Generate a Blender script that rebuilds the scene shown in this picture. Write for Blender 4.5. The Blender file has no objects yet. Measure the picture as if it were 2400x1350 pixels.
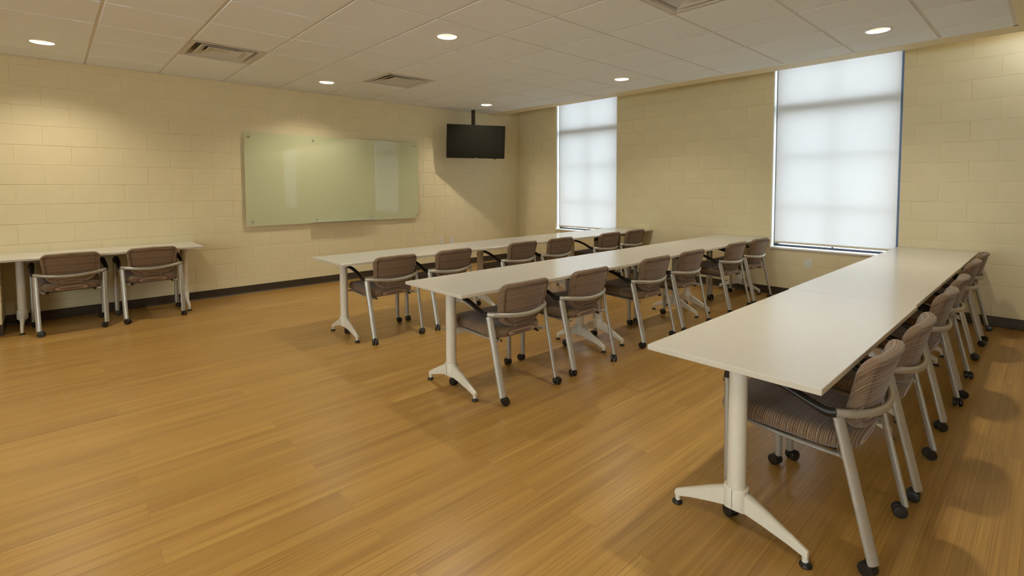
import bpy, math, random
from mathutils import Vector, Matrix

random.seed(7)
PI = math.pi
sc = bpy.context.scene
COL = sc.collection

# ------------------------------------------------------------------ camera
YAW, PITCH, ROLL = math.radians(42.8663), math.radians(-2.8675), math.radians(-0.16716)
FPX, PCX, PCY = 1176.89, 1206.95, 496.56
CAMZ = 1.2828
f = Vector((math.sin(YAW) * math.cos(PITCH), math.cos(YAW) * math.cos(PITCH), math.sin(PITCH)))
r0 = Vector((math.cos(YAW), -math.sin(YAW), 0))
u0 = r0.cross(f)
r = r0 * math.cos(ROLL) + u0 * math.sin(ROLL)
u = -r0 * math.sin(ROLL) + u0 * math.cos(ROLL)
cd = bpy.data.cameras.new('camera')
cam = bpy.data.objects.new('camera', cd)
COL.objects.link(cam)
cam.matrix_world = Matrix(((r.x, u.x, -f.x, 0), (r.y, u.y, -f.y, 0), (r.z, u.z, -f.z, CAMZ), (0, 0, 0, 1)))
cd.sensor_fit = 'HORIZONTAL'
cd.sensor_width = 36.0
cd.lens = FPX / 2400 * 36
cd.shift_x = -(PCX - 1200) / 2400
cd.shift_y = -(675 - PCY) / 2400
cd.clip_start = 0.02
sc.camera = cam

# ------------------------------------------------------------------ light and exposure
LAMP_W = 9.9
LAMP_COL = (1.0, 0.93, 0.77)
SKY = 13.6
SKY_COL = (0.86, 0.92, 1.0, 1)
sc.view_settings.view_transform = 'Standard'
sc.view_settings.look = 'None'
sc.view_settings.gamma = 1.0
sc.view_settings.exposure = 0.0
sc.view_settings.use_curve_mapping = False
w = bpy.data.worlds.new('sky')
sc.world = w
w.use_nodes = True
wn = w.node_tree
wn.nodes['Background'].inputs['Color'].default_value = SKY_COL
wn.nodes['Background'].inputs['Strength'].default_value = SKY

# room dimensions
XB, YA, H = 6.263, 6.6456, 2.518          # right (window) wall, back wall, ceiling
XL, YF = -3.65, -6.30                        # left wall and the wall behind the camera
BH, BL = 0.1876, 0.4064                    # block course height and length
TG, GX, GY = 0.6096, 0.3118, 6.8007        # ceiling tile grid
POCKET = 3.0                               # top of the recess above the blinds
SOFF0, SOFF1 = 5.545, 5.77                 # painted soffit strip between tiles and recess
YS = 0.245                                 # near edge of the tile field

# ------------------------------------------------------------------ materials
def mat(name, col=(0.8, 0.8, 0.8), rough=0.5, metal=0.0, spec=0.5, **kw):
    m = bpy.data.materials.new(name)
    m.use_nodes = True
    b = m.node_tree.nodes['Principled BSDF']
    b.inputs['Base Color'].default_value = (*col, 1)
    b.inputs['Roughness'].default_value = rough
    b.inputs['Metallic'].default_value = metal
    b.inputs['Specular IOR Level'].default_value = spec
    for k, v in kw.items():
        b.inputs[k.replace('_', ' ')].default_value = v
    return m

def N(m, t, **kw):
    n = m.node_tree.nodes.new(t)
    for k, v in kw.items():
        setattr(n, k, v)
    return n

def L(m, a, b):
    m.node_tree.links.new(a, b)

def bump(m, height, strength, dist):
    bp = N(m, 'ShaderNodeBump')
    bp.inputs['Strength'].default_value = strength
    bp.inputs['Distance'].default_value = dist
    L(m, height, bp.inputs['Height'])
    L(m, bp.outputs[0], m.node_tree.nodes['Principled BSDF'].inputs['Normal'])

def ramp(m, fac, stops, interp='LINEAR'):
    rn = N(m, 'ShaderNodeValToRGB')
    e = rn.color_ramp
    e.interpolation = interp
    while len(e.elements) < len(stops):
        e.elements.new(0.5)
    for el, (p, c) in zip(e.elements, stops):
        el.position = p
        el.color = (*c, 1)
    L(m, fac, rn.inputs['Fac'])
    return rn.outputs['Color']

def noisemat(name, c1, c2, scale, rough, bs=0.15, bd=0.002, bscale=None, spec=0.4, metal=0.0):
    m = mat(name, c1, rough, metal, spec)
    tc = N(m, 'ShaderNodeTexCoord')
    n1 = N(m, 'ShaderNodeTexNoise')
    n1.inputs['Scale'].default_value = scale
    n1.inputs['Detail'].default_value = 4
    L(m, tc.outputs['Object'], n1.inputs['Vector'])
    L(m, ramp(m, n1.outputs['Fac'], [(0.35, c1), (0.65, c2)]), m.node_tree.nodes['Principled BSDF'].inputs['Base Color'])
    if bs:
        n2 = N(m, 'ShaderNodeTexNoise')
        n2.inputs['Scale'].default_value = bscale or scale * 8
        n2.inputs['Detail'].default_value = 5
        L(m, tc.outputs['Object'], n2.inputs['Vector'])
        bump(m, n2.outputs['Fac'], bs, bd)
    return m

M = {}
M['wall'] = noisemat('cream_block_paint', (0.775, 0.665, 0.412), (0.80, 0.69, 0.43), 3.0, 0.42, 0.25, 0.0015, 90, 0.35)
M['plain'] = noisemat('cream_wall_paint', (0.765, 0.665, 0.43), (0.785, 0.685, 0.445), 3.0, 0.5, 0.1, 0.001, 60, 0.35)
M['tile'] = noisemat('ceiling_tile_board', (0.83, 0.865, 0.875), (0.85, 0.885, 0.895), 60.0, 0.9, 0.35, 0.001, 260, 0.15)
M['tee'] = mat('ceiling_grid_metal', (0.66, 0.63, 0.56), 0.45)
M['base'] = noisemat('brown_vinyl_base', (0.050, 0.036, 0.022), (0.058, 0.042, 0.026), 5.0, 0.45, 0.1, 0.001, 40)
M['top'] = noisemat('warm_grey_laminate', (0.64, 0.62, 0.565), (0.66, 0.64, 0.585), 120.0, 0.20, 0.03, 0.0002, 500, 0.6)
M['edge'] = mat('laminate_edge_band', (0.60, 0.55, 0.45), 0.4)
M['under'] = mat('raw_underside_board', (0.42, 0.36, 0.27), 0.7)
M['leg'] = noisemat('cream_powder_coat', (0.70, 0.64, 0.52), (0.72, 0.66, 0.54), 30.0, 0.38, 0.08, 0.0004, 700)
M['silver'] = noisemat('silver_grey_metal', (0.44, 0.415, 0.35), (0.47, 0.44, 0.375), 40.0, 0.36, 0.0, metal=0.45)
M['black'] = noisemat('black_plastic', (0.016, 0.014, 0.012), (0.022, 0.019, 0.016), 30.0, 0.32, 0.1, 0.0004, 600)
M['darkmetal'] = mat('dark_brown_tube', (0.03, 0.022, 0.018), 0.4, 0.3)
M['screen'] = mat('black_screen_glass', (0.012, 0.012, 0.009), 0.08, 0.0, 0.5)
M['white'] = mat('white_device_plastic', (0.78, 0.76, 0.70), 0.35)
M['slot'] = mat('outlet_slot', (0.02, 0.02, 0.02), 0.6)
M['steel'] = noisemat('brushed_steel', (0.55, 0.54, 0.50), (0.6, 0.58, 0.54), 80.0, 0.3, 0.0, metal=0.9)
M['frame'] = mat('dark_window_frame', (0.035, 0.045, 0.07), 0.35, 0.3)
M['sill'] = mat('white_sill', (0.82, 0.80, 0.75), 0.3)
M['diff'] = mat('diffuser_enamel', (0.62, 0.60, 0.54), 0.45)
M['dark'] = mat('duct_dark', (0.03, 0.03, 0.028), 0.8)
M['can'] = mat('lamp_reflector', (0.92, 0.90, 0.86), 0.25)
M['ring'] = mat('lamp_trim', (0.75, 0.72, 0.65), 0.4)
M['hem'] = mat('blind_hem', (0.62, 0.56, 0.42), 0.6)
M['ground'] = noisemat('outside_concrete', (0.35, 0.35, 0.34), (0.42, 0.42, 0.40), 1.0, 0.9, 0.0)
M['lamp'] = mat('lamp_glow', (1, 1, 1), 0.5)
b = M['lamp'].node_tree.nodes['Principled BSDF']
b.inputs['Emission Color'].default_value = (1.0, 0.93, 0.80, 1)
b.inputs['Emission Strength'].default_value = 3.0

def glass_board():
    m = mat('pale_green_glass', (0.60, 0.61, 0.37), 0.02, 0.0, 0.5)
    p = m.node_tree.nodes['Principled BSDF']
    p.inputs['Coat Weight'].default_value = 0.6
    p.inputs['Coat Roughness'].default_value = 0.02
    return m
M['board'] = glass_board()
M['board_edge'] = mat('glass_edge', (0.45, 0.55, 0.42), 0.05)

def clear_glass():
    m = bpy.data.materials.new('window_glass')
    m.use_nodes = True
    nt = m.node_tree
    nt.nodes.remove(nt.nodes['Principled BSDF'])
    out = nt.nodes['Material Output']
    tr = nt.nodes.new('ShaderNodeBsdfTransparent')
    tr.inputs['Color'].default_value = (0.90, 0.95, 0.95, 1)
    gl = nt.nodes.new('ShaderNodeBsdfGlossy')
    gl.inputs['Roughness'].default_value = 0.02
    mx = nt.nodes.new('ShaderNodeMixShader')
    mx.inputs[0].default_value = 0.06
    nt.links.new(tr.outputs[0], mx.inputs[1])
    nt.links.new(gl.outputs[0], mx.inputs[2])
    nt.links.new(mx.outputs[0], out.inputs['Surface'])
    return m
M['glass'] = clear_glass()

def blind_fabric():
    m = bpy.data.materials.new('translucent_blind_fabric')
    m.use_nodes = True
    nt = m.node_tree
    nt.nodes.remove(nt.nodes['Principled BSDF'])
    out = nt.nodes['Material Output']
    df = nt.nodes.new('ShaderNodeBsdfDiffuse')
    df.inputs['Color'].default_value = (0.62, 0.61, 0.58, 1)
    tr = nt.nodes.new('ShaderNodeBsdfTranslucent')
    tr.inputs['Color'].default_value = (0.17, 0.172, 0.17, 1)
    ad = nt.nodes.new('ShaderNodeAddShader')
    nt.links.new(df.outputs[0], ad.inputs[0])
    nt.links.new(tr.outputs[0], ad.inputs[1])
    nt.links.new(ad.outputs[0], out.inputs['Surface'])
    tc = nt.nodes.new('ShaderNodeTexCoord')
    mp = nt.nodes.new('ShaderNodeMapping')
    mp.inputs['Scale'].default_value = (1, 60, 3)
    nz = nt.nodes.new('ShaderNodeTexNoise')
    nz.inputs['Scale'].default_value = 6
    nt.links.new(tc.outputs['Object'], mp.inputs[0])
    nt.links.new(mp.outputs[0], nz.inputs['Vector'])
    cr = nt.nodes.new('ShaderNodeValToRGB')
    cr.color_ramp.elements[0].color = (0.094, 0.092, 0.095, 1)
    cr.color_ramp.elements[1].color = (0.103, 0.101, 0.104, 1)
    nt.links.new(nz.outputs['Fac'], cr.inputs[0])
    nt.links.new(cr.outputs[0], tr.inputs['Color'])
    return m
M['blind'] = blind_fabric()

def floor_mat():
    m = mat('wood_plank_vinyl', (0.3, 0.17, 0.07), 0.30, 0.0, 0.5)
    p = m.node_tree.nodes['Principled BSDF']
    tc = N(m, 'ShaderNodeTexCoord')
    oi = N(m, 'ShaderNodeObjectInfo')
    off = N(m, 'ShaderNodeCombineXYZ')
    mul = N(m, 'ShaderNodeMath', operation='MULTIPLY'); mul.inputs[1].default_value = 37.0
    L(m, oi.outputs['Random'], mul.inputs[0])
    L(m, mul.outputs[0], off.inputs[0]); L(m, mul.outputs[0], off.inputs[1])
    add = N(m, 'ShaderNodeVectorMath', operation='ADD')
    L(m, tc.outputs['Object'], add.inputs[0]); L(m, off.outputs[0], add.inputs[1])
    def stretched(sx, sy, scale, detail):
        mp = N(m, 'ShaderNodeMapping')
        mp.inputs['Scale'].default_value = (sx, sy, 1)
        L(m, add.outputs[0], mp.inputs[0])
        n = N(m, 'ShaderNodeTexNoise')
        n.inputs['Scale'].default_value = scale
        n.inputs['Detail'].default_value = detail
        L(m, mp.outputs[0], n.inputs['Vector'])
        return n.outputs['Fac']
    broad = stretched(0.45, 16, 1.0, 3)
    mid = stretched(0.8, 110, 1.0, 3)
    fine = stretched(2.2, 340, 1.0, 2)
    base = ramp(m, broad, [(0.25, (0.335, 0.175, 0.044)), (0.5, (0.405, 0.224, 0.056)), (0.75, (0.475, 0.282, 0.074))])
    midc = ramp(m, mid, [(0.30, (0.84, 0.80, 0.74)), (0.5, (1, 1, 1)), (0.7, (1.06, 1.07, 1.08))])
    finec = ramp(m, fine, [(0.34, (0.78, 0.74, 0.68)), (0.48, (1.0, 1.0, 1.0)), (0.7, (1.12, 1.12, 1.13))])
    m1 = N(m, 'ShaderNodeMix', data_type='RGBA', blend_type='MULTIPLY'); m1.inputs[0].default_value = 1
    L(m, base, m1.inputs[6]); L(m, midc, m1.inputs[7])
    m2 = N(m, 'ShaderNodeMix', data_type='RGBA', blend_type='MULTIPLY'); m2.inputs[0].default_value = 1
    L(m, m1.outputs[2], m2.inputs[6]); L(m, finec, m2.inputs[7])
    tone = ramp(m, oi.outputs['Random'], [(0.0, (0.93, 0.92, 0.91)), (0.5, (1.0, 1.0, 1.0)), (1.0, (1.06, 1.07, 1.08))])
    m3 = N(m, 'ShaderNodeMix', data_type='RGBA', blend_type='MULTIPLY'); m3.inputs[0].default_value = 1
    L(m, m2.outputs[2], m3.inputs[6]); L(m, tone, m3.inputs[7])
    L(m, m3.outputs[2], p.inputs['Base Color'])
    bump(m, fine, 0.12, 0.0006)
    return m
M['floor'] = floor_mat()

def fabric(name, kind):
    """woven stripes; the stripe coordinate runs up the backrest or front-to-back over the seat"""
    m = mat(name, (0.2, 0.13, 0.09), 0.85, 0.0, 0.2)
    p = m.node_tree.nodes['Principled BSDF']
    p.inputs['Sheen Weight'].default_value = 0.25
    tc = N(m, 'ShaderNodeTexCoord')
    sp = N(m, 'ShaderNodeSeparateXYZ'); L(m, tc.outputs['Object'], sp.inputs[0])
    if kind == 'back':
        x2 = N(m, 'ShaderNodeMath', operation='MULTIPLY'); L(m, sp.outputs['X'], x2.inputs[0]); L(m, sp.outputs['X'], x2.inputs[1])
        yy = N(m, 'ShaderNodeMath', operation='SUBTRACT'); L(m, sp.outputs['Y'], yy.inputs[0]); x3 = N(m, 'ShaderNodeMath', operation='MULTIPLY'); L(m, x2.outputs[0], x3.inputs[0]); x3.inputs[1].default_value = 0.8; L(m, x3.outputs[0], yy.inputs[1])
        c = N(m, 'ShaderNodeMath', operation='ADD')
        L(m, sp.outputs['Z'], c.inputs[0]); L(m, yy.outputs[0], c.inputs[1])
        coord = c.outputs[0]
    else:
        k2 = N(m, 'ShaderNodeMath', operation='MULTIPLY'); L(m, sp.outputs['Z'], k2.inputs[0]); k2.inputs[1].default_value = 0.12
        c = N(m, 'ShaderNodeMath', operation='ADD'); L(m, sp.outputs['Y'], c.inputs[0]); L(m, k2.outputs[0], c.inputs[1])
        coord = c.outputs[0]
    def n1(scale, detail, rough=0.5):
        n = N(m, 'ShaderNodeTexNoise', noise_dimensions='1D')
        n.inputs['Scale'].default_value = scale
        n.inputs['Detail'].default_value = detail
        n.inputs['Roughness'].default_value = rough
        L(m, coord, n.inputs['W'])
        return n.outputs['Fac']
    broad = ramp(m, n1(38, 2), [(0.32, (0.150, 0.080, 0.050)), (0.46, (0.172, 0.102, 0.060)), (0.58, (0.195, 0.125, 0.074)), (0.72, (0.155, 0.098, 0.060))])
    wv = N(m, 'ShaderNodeMath', operation='MULTIPLY'); L(m, coord, wv.inputs[0]); wv.inputs[1].default_value = 2 * PI / 0.0074
    jit = N(m, 'ShaderNodeMath', operation='MULTIPLY_ADD'); L(m, n1(55, 1), jit.inputs[0]); jit.inputs[1].default_value = 7.0; L(m, wv.outputs[0], jit.inputs[2])
    sn = N(m, 'ShaderNodeMath', operation='SINE'); L(m, jit.outputs[0], sn.inputs[0])
    line = N(m, 'ShaderNodeMapRange'); line.inputs['From Min'].default_value = 0.55; line.inputs['From Max'].default_value = 0.92
    L(m, sn.outputs[0], line.inputs['Value'])
    # yarn dots along the stripe
    dx = N(m, 'ShaderNodeMath', operation='MULTIPLY'); dx.inputs[1].default_value = 2 * PI / 0.0042
    L(m, sp.outputs['X'] , dx.inputs[0])
    dsn = N(m, 'ShaderNodeMath', operation='SINE'); L(m, dx.outputs[0], dsn.inputs[0])
    dm = N(m, 'ShaderNodeMapRange'); dm.inputs['From Min'].default_value = -0.6; dm.inputs['From Max'].default_value = 0.4
    dm.inputs['To Min'].default_value = 0.55; dm.inputs['To Max'].default_value = 1.0
    L(m, dsn.outputs[0], dm.inputs['Value'])
    amt = N(m, 'ShaderNodeMath', operation='MULTIPLY'); L(m, line.outputs[0], amt.inputs[0]); L(m, dm.outputs[0], amt.inputs[1])
    mx = N(m, 'ShaderNodeMix', data_type='RGBA')
    L(m, amt.outputs[0], mx.inputs[0]); L(m, broad, mx.inputs[6]); mx.inputs[7].default_value = (0.42, 0.30, 0.175, 1)
    # dark valleys
    dk = N(m, 'ShaderNodeMapRange'); dk.inputs['From Min'].default_value = -1.0; dk.inputs['From Max'].default_value = -0.4
    dk.inputs['To Min'].default_value = 0.72; dk.inputs['To Max'].default_value = 1.0
    L(m, sn.outputs[0], dk.inputs['Value'])
    m2 = N(m, 'ShaderNodeMix', data_type='RGBA', blend_type='MULTIPLY'); m2.inputs[0].default_value = 1
    L(m, mx.outputs[2], m2.inputs[6]); L(m, dk.outputs[0], m2.inputs[7])
    L(m, m2.outputs[2], p.inputs['Base Color'])
    bump(m, sn.outputs[0], 0.35, 0.0012)
    return m
M['fab_back'] = fabric('striped_woven_fabric_back', 'back')
M['fab_seat'] = fabric('striped_woven_fabric_seat', 'seat')

# ------------------------------------------------------------------ mesh helpers
class MB:
    def __init__(s):
        s.v, s.f, s.mi, s.mats = [], [], [], []
    def m(s, material):
        if material not in s.mats:
            s.mats.append(material)
        return s.mats.index(material)
    def add(s, vs, fs, mi=0):
        o = len(s.v)
        s.v += [tuple(v) for v in vs]
        s.f += [tuple(i + o for i in q) for q in fs]
        s.mi += [mi] * len(fs)
    def box(s, x0, x1, y0, y1, z0, z1, mi=0, mtop=None):
        vs = [(x0, y0, z0), (x1, y0, z0), (x1, y1, z0), (x0, y1, z0), (x0, y0, z1), (x1, y0, z1), (x1, y1, z1), (x0, y1, z1)]
        s.add(vs, [(0, 3, 2, 1), (0, 1, 5, 4), (1, 2, 6, 5), (2, 3, 7, 6), (3, 0, 4, 7)], mi)
        s.add(vs, [(4, 5, 6, 7)], mi if mtop is None else mtop)
    def bbox(s, x0, x1, y0, y1, z0, z1, b=0.002, mi=0):
        """box with chamfered edges"""
        X, Y, Z = (x0, x1), (y0, y1), (z0, z1)
        vs, idx = [], {}
        for i in (0, 1):
            for j in (0, 1):
                for k in (0, 1):
                    dx, dy, dz = (b if i == 0 else -b), (b if j == 0 else -b), (b if k == 0 else -b)
                    for a, p in enumerate([(X[i], Y[j] + dy, Z[k] + dz), (X[i] + dx, Y[j], Z[k] + dz), (X[i] + dx, Y[j] + dy, Z[k])]):
                        idx[i, j, k, a] = len(vs); vs.append(p)
        fs = []
        for a in range(3):
            for e in (0, 1):
                q = []
                for (p_, q_) in ((0, 0), (1, 0), (1, 1), (0, 1)):
                    t = [p_, q_]; t.insert(a, e); q.append(idx[(*t, a)])
                flip = (e == 0) != (a == 1)
                fs.append(tuple(q[::-1]) if flip else tuple(q))
        for a in range(3):
            b_, c_ = [k for k in range(3) if k != a]
            for e1 in (0, 1):
                for e2 in (0, 1):
                    t0 = [0, 0, 0]; t1 = [0, 0, 0]
                    t0[b_] = t1[b_] = e1; t0[c_] = t1[c_] = e2; t1[a] = 1
                    fs.append((idx[(*t0, b_)], idx[(*t1, b_)], idx[(*t1, c_)], idx[(*t0, c_)]))
        for i in (0, 1):
            for j in (0, 1):
                for k in (0, 1):
                    fs.append((idx[i, j, k, 0], idx[i, j, k, 1], idx[i, j, k, 2]))
        s.add(vs, fs, mi)
    def lathe(s, prof, c=(0, 0, 0), seg=24, mi=0, axis='z', caps=True, sy=1.0):
        vs = []
        for (rr, h) in prof:
            for i in range(seg):
                a = 2 * PI * i / seg
                p = (rr * math.cos(a), rr * math.sin(a) * sy, h)
                if axis == 'x': p = (p[2], p[0], p[1])
                if axis == 'y': p = (p[0], p[2], p[1])
                vs.append((p[0] + c[0], p[1] + c[1], p[2] + c[2]))
        fs = []
        for j in range(len(prof) - 1):
            for i in range(seg):
                k = (i + 1) % seg
                fs.append((j * seg + i, j * seg + k, (j + 1) * seg + k, (j + 1) * seg + i))
        if caps:
            fs.append(tuple(range(seg))[::-1])
            fs.append(tuple((len(prof) - 1) * seg + i for i in range(seg)))
        s.add(vs, fs, mi)
    def tube(s, path, radii, seg=12, mi=0, ref=(0, 0, 1), caps=True):
        """sweep an ellipse along a path; radii: (a, b) or list of (a, b); a lies along ref-perp side, b along ref"""
        n = len(path)
        P = [Vector(p) for p in path]
        if not isinstance(radii, list): radii = [radii] * n
        refs = ref if isinstance(ref, list) else [ref] * n
        vs = []
        for i in range(n):
            t = (P[min(i + 1, n - 1)] - P[max(i - 1, 0)]).normalized()
            side = t.cross(Vector(refs[i])).normalized()
            up = side.cross(t).normalized()
            a, b = radii[i]
            for k in range(seg):
                th = 2 * PI * k / seg
                vs.append(P[i] + side * (a * math.cos(th)) + up * (b * math.sin(th)))
        fs = []
        for j in range(n - 1):
            for i in range(seg):
                k = (i + 1) % seg
                fs.append((j * seg + i, j * seg + k, (j + 1) * seg + k, (j + 1) * seg + i))
        if caps:
            fs.append(tuple(range(seg))[::-1]); fs.append(tuple((n - 1) * seg + i for i in range(seg)))
        s.add(vs, fs, mi)
    def mesh(s, name, mats, smooth=None):
        me = bpy.data.meshes.new(name)
        me.from_pydata(s.v, [], s.f)
        for mm in (mats if isinstance(mats, (list, tuple)) else [mats]):
            me.materials.append(mm)
        me.polygons.foreach_set('material_index', s.mi)
        bmx = __import__('bmesh').new()
        bmx.from_mesh(me)
        __import__('bmesh').ops.recalc_face_normals(bmx, faces=bmx.faces)
        bmx.to_mesh(me); bmx.free()
        if smooth is not None:
            me.shade_smooth()
            me.set_sharp_from_angle(angle=math.radians(smooth))
        me.update()
        return me
    def obj(s, name, mats, parent=None, smooth=None, loc=None):
        return link(name, s.mesh(name, mats, smooth), parent, loc)

def link(name, me, parent=None, loc=None, rz=0):
    o = bpy.data.objects.new(name, me)
    COL.objects.link(o)
    if parent is not None: o.parent = parent
    if loc is not None: o.location = loc
    if rz: o.rotation_euler = (0, 0, rz)
    return o

def thing(name, label, cat, loc=(0, 0, 0), rz=0, group=None):
    o = link(name, None, None, loc, rz)
    o.empty_display_size = 0.1
    return tag(o, label, cat, group)

def tag(o, label, cat, group=None):
    o['label'] = label; o['category'] = cat
    if group: o['group'] = group
    return o

def structure(o):
    o['kind'] = 'structure'
    return o

def copy_tree(root, loc, rz, label, group=None):
    c = root.copy(); COL.objects.link(c)
    c.location = loc; c.rotation_euler = (0, 0, rz); c['label'] = label
    if group: c['group'] = group
    for ch in children(root):
        d = ch.copy(); COL.objects.link(d); d.parent = c
        for g in children(ch):
            e = g.copy(); COL.objects.link(e); e.parent = d
    return c

def children(o):
    return KIDS.get(o.name, [])
KIDS = {}
def kid(parent, child):
    KIDS.setdefault(parent.name, []).append(child)
    return child

# ------------------------------------------------------------------ openings in the window wall
WIN = [dict(y0=4.505, y1=5.735, z0=0.570, by0=4.532, by1=5.712), dict(y0=1.066, y1=2.291, z0=0.566, by0=1.095, by1=2.262),
       dict(y0=-5.806, y1=-4.581, z0=0.566, by0=-5.77, by1=-4.61)]
WTOP = 2.93
REV = 0.20            # depth of the reveal
JR = 0.0028           # joint recess

# ------------------------------------------------------------------ floor planks
PW, PL = 0.1524, 1.2192
mb = MB(); mb.box(XL, XB + 0.02, YF, YA + 0.02, -0.06, -0.0045)
floor = structure(mb.obj('floor', M['floor']))
mb = MB()
mb.bbox(0.0001, PL - 0.0001, 0.0001, PW - 0.0001, -0.0045, 0, 0.0004)
plank_me = mb.mesh('plank', M['floor'])
rest = MB()
nrow = int((YA - YF) / PW) + 1
y = 3.546 + PW * 21
row = 0
pieces = []
while y > YF - PW:
    ph = 0.85 if row % 2 == 1 else 0.2455
    x = ph - PL * 4
    while x < XB:
        pieces.append((x, y - PW)); x += PL
    y -= PW; row += 1
big = []
for (x, y0) in pieces:
    xa, xb_, ya, yb = max(x, XL), min(x + PL, XB), max(y0, YF), min(y0 + PW, YA)
    if xb_ - xa < 0.01 or yb - ya < 0.01: continue
    v = Vector(((xa + xb_) / 2, (ya + yb) / 2, -CAMZ))
    dz = v.dot(f)
    vis = dz > 0.6 and abs(v.dot(r) / dz) < 1.25 and v.dot(u) / dz > -1.1
    big.append((0 if vis else 1, v.length, x, y0, xa, xb_, ya, yb))
big.sort()
for k, (nv, _, x, y0, xa, xb_, ya, yb) in enumerate(big):
    full = abs(xa - x) < 1e-6 and abs(xb_ - x - PL) < 1e-6 and abs(yb - ya - PW) < 1e-6
    if k < 298 and not nv:
        if full:
            link('plank', plank_me, floor, (x, y0, 0))
        else:
            q = MB(); q.bbox(0.0001, xb_ - xa - 0.0001, 0.0001, yb - ya - 0.0001, -0.0045, 0, 0.0004)
            q.obj('plank', M['floor'], floor, None, (xa, ya, 0))
    else:
        rest.bbox(xa + 0.0002, xb_ - 0.0002, ya + 0.0002, yb - 0.0002, -0.0045, 0, 0.0006)
ro = rest.obj('plank_field', M['floor'], floor)
ro['kind'] = 'stuff'

# ------------------------------------------------------------------ block walls
BV = 0.0012
BG = 0.0030           # half joint width
_blk = {}
def block_mesh(ax, ln, h):
    key = (ax, round(ln, 3), round(h, 3))
    if key not in _blk:
        q = MB()
        if ax == 'x':      # face looks toward -y
            q.bbox(BV, ln - BV, -0.0, 0.016, BG, h - BG, 0.0018)
        else:              # face looks toward -x
            q.bbox(-0.0, 0.016, BV, ln - BV, BG, h - BG, 0.0018)
        _blk[key] = q.mesh('block', M['wall'])
    return _blk[key]

# back wall (glass board, screen)
mb = MB(); mb.box(XL, XB + 0.25, YA + JR, YA + 0.15, 0, POCKET)
wall_back = structure(mb.obj('wall_back', M['wall']))
nb = 0
fill = MB()
for k in range(0, 14):
    z0 = k * BH; z1 = min(z0 + BH, 2.56)
    if z1 - z0 < 0.03: continue
    ph = -0.2266 + (0 if k % 2 == 0 else BL / 2)
    x = ph - BL * 8
    while x < XB:
        xa, xb_ = max(x, -1.3), min(x + BL, XB)
        if xb_ - xa > 0.02:
            link('block', block_mesh('x', xb_ - xa, z1 - z0), wall_back, (xa, YA + random.uniform(-0.0006, 0.0006), z0)); nb += 1
        if x + BL <= -1.28 + 0.3 and x > XL:
            fill.bbox(max(x, XL) + BG, min(x + BL, -1.3) - BG, YA, YA + 0.016, z0 + BG, z1 - BG, 0.003)
        x += BL
# top course inside the blind recess, beyond the block limit: one joined part
for k in (13, 14, 15):
    fill.bbox(SOFF1 + 0.0, XB, YA, YA + 0.016, max(k * BH, 2.562) + BG, (k + 1) * BH - BG, 0.003)
fo = fill.obj('block_field', M['wall'], wall_back); fo['kind'] = 'stuff'

# window wall
mb = MB()
def wseg(y0, y1, z0, z1): mb.box(XB + JR, XB + 0.30, y0, y1, z0, z1)
ys = [YF] + sorted([wd[k] for wd in WIN for k in ('y0', 'y1')]) + [YA + JR]
for i in range(0, len(ys), 2): wseg(ys[i], ys[i + 1], 0, POCKET)
for wd in WIN:
    wseg(wd['y0'], wd['y1'], 0, wd['z0'] - 0.02); wseg(wd['y0'], wd['y1'], WTOP, POCKET)
wall_right = structure(mb.obj('wall_right', M['wall']))
for k in range(0, 16):
    z0, z1 = k * BH, min((k + 1) * BH, POCKET)
    if z1 - z0 < 0.03: continue
    ph = (0.365 if k % 2 == 0 else 0.155)
    y = ph - BL * 3
    while y < YA:
        ya, yb = max(y, -0.5), min(y + BL, YA)
        segs = [(ya, yb, z0, z1)]
        for wd in WIN:
            out = []
            for (a, b_, c, d) in segs:
                wz0, wz1 = wd['z0'] - 0.022, WTOP
                if b_ <= wd['y0'] or a >= wd['y1'] or d <= wz0 or c >= wz1:
                    out.append((a, b_, c, d)); continue
                if c < wz0 - 0.02: out.append((max(a, wd['y0']), min(b_, wd['y1']), c, wz0))
                if a < wd['y0']: out.append((a, wd['y0'], c, d))
                if b_ > wd['y1']: out.append((wd['y1'], b_, c, d))
            segs = out
        for (a, b_, c, d) in segs:
            if b_ - a > 0.025 and d - c > 0.02:
                link('block', block_mesh('y', b_ - a, d - c), wall_right, (XB + random.uniform(-0.0005, 0.0005), a, c)); nb += 1
        y += BL

mb = MB()
LW = [(-2.3, -0.5), (0.8, 2.4)]  # invented openings in the unseen left wall, added to bring in more daylight
ysl = [YF] + [v for p_ in LW for v in p_] + [YA + 0.1]
for i in range(0, len(ysl), 2): mb.box(XL - 0.15, XL, ysl[i], ysl[i + 1], 0, H + 0.1)
for (a_, b_) in LW:
    mb.box(XL - 0.15, XL, a_, b_, 0, 0.57); mb.box(XL - 0.15, XL, a_, b_, 2.20, H + 0.1)
structure(mb.obj('wall_left', M['plain']))
for i, (a_, b_) in enumerate(LW):
    q = MB(); xg = XL - 0.10
    for (c_, d_) in ((a_, a_ + 0.05), (b_ - 0.05, b_), ((a_ + b_) / 2 - 0.03, (a_ + b_) / 2 + 0.03)):
        q.bbox(xg - 0.03, xg + 0.03, c_, d_, 0.57, 2.20, 0.003)
    q.bbox(xg - 0.03, xg + 0.03, a_, b_, 0.57, 0.62, 0.003); q.bbox(xg - 0.03, xg + 0.03, a_, b_, 2.15, 2.20, 0.003)
    wl = structure(q.obj('window_%d' % (i + 4), M['frame']))  # added window, out of view, serves only as a daylight source
    q = MB(); q.box(xg - 0.003, xg + 0.003, a_ + 0.05, b_ - 0.05, 0.62, 2.15); q.obj('pane', M['glass'], wl)
mb = MB(); mb.box(XL, XB + 0.3, YF - 0.15, YF, 0, POCKET)
structure(mb.obj('wall_front', M['plain']))

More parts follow.
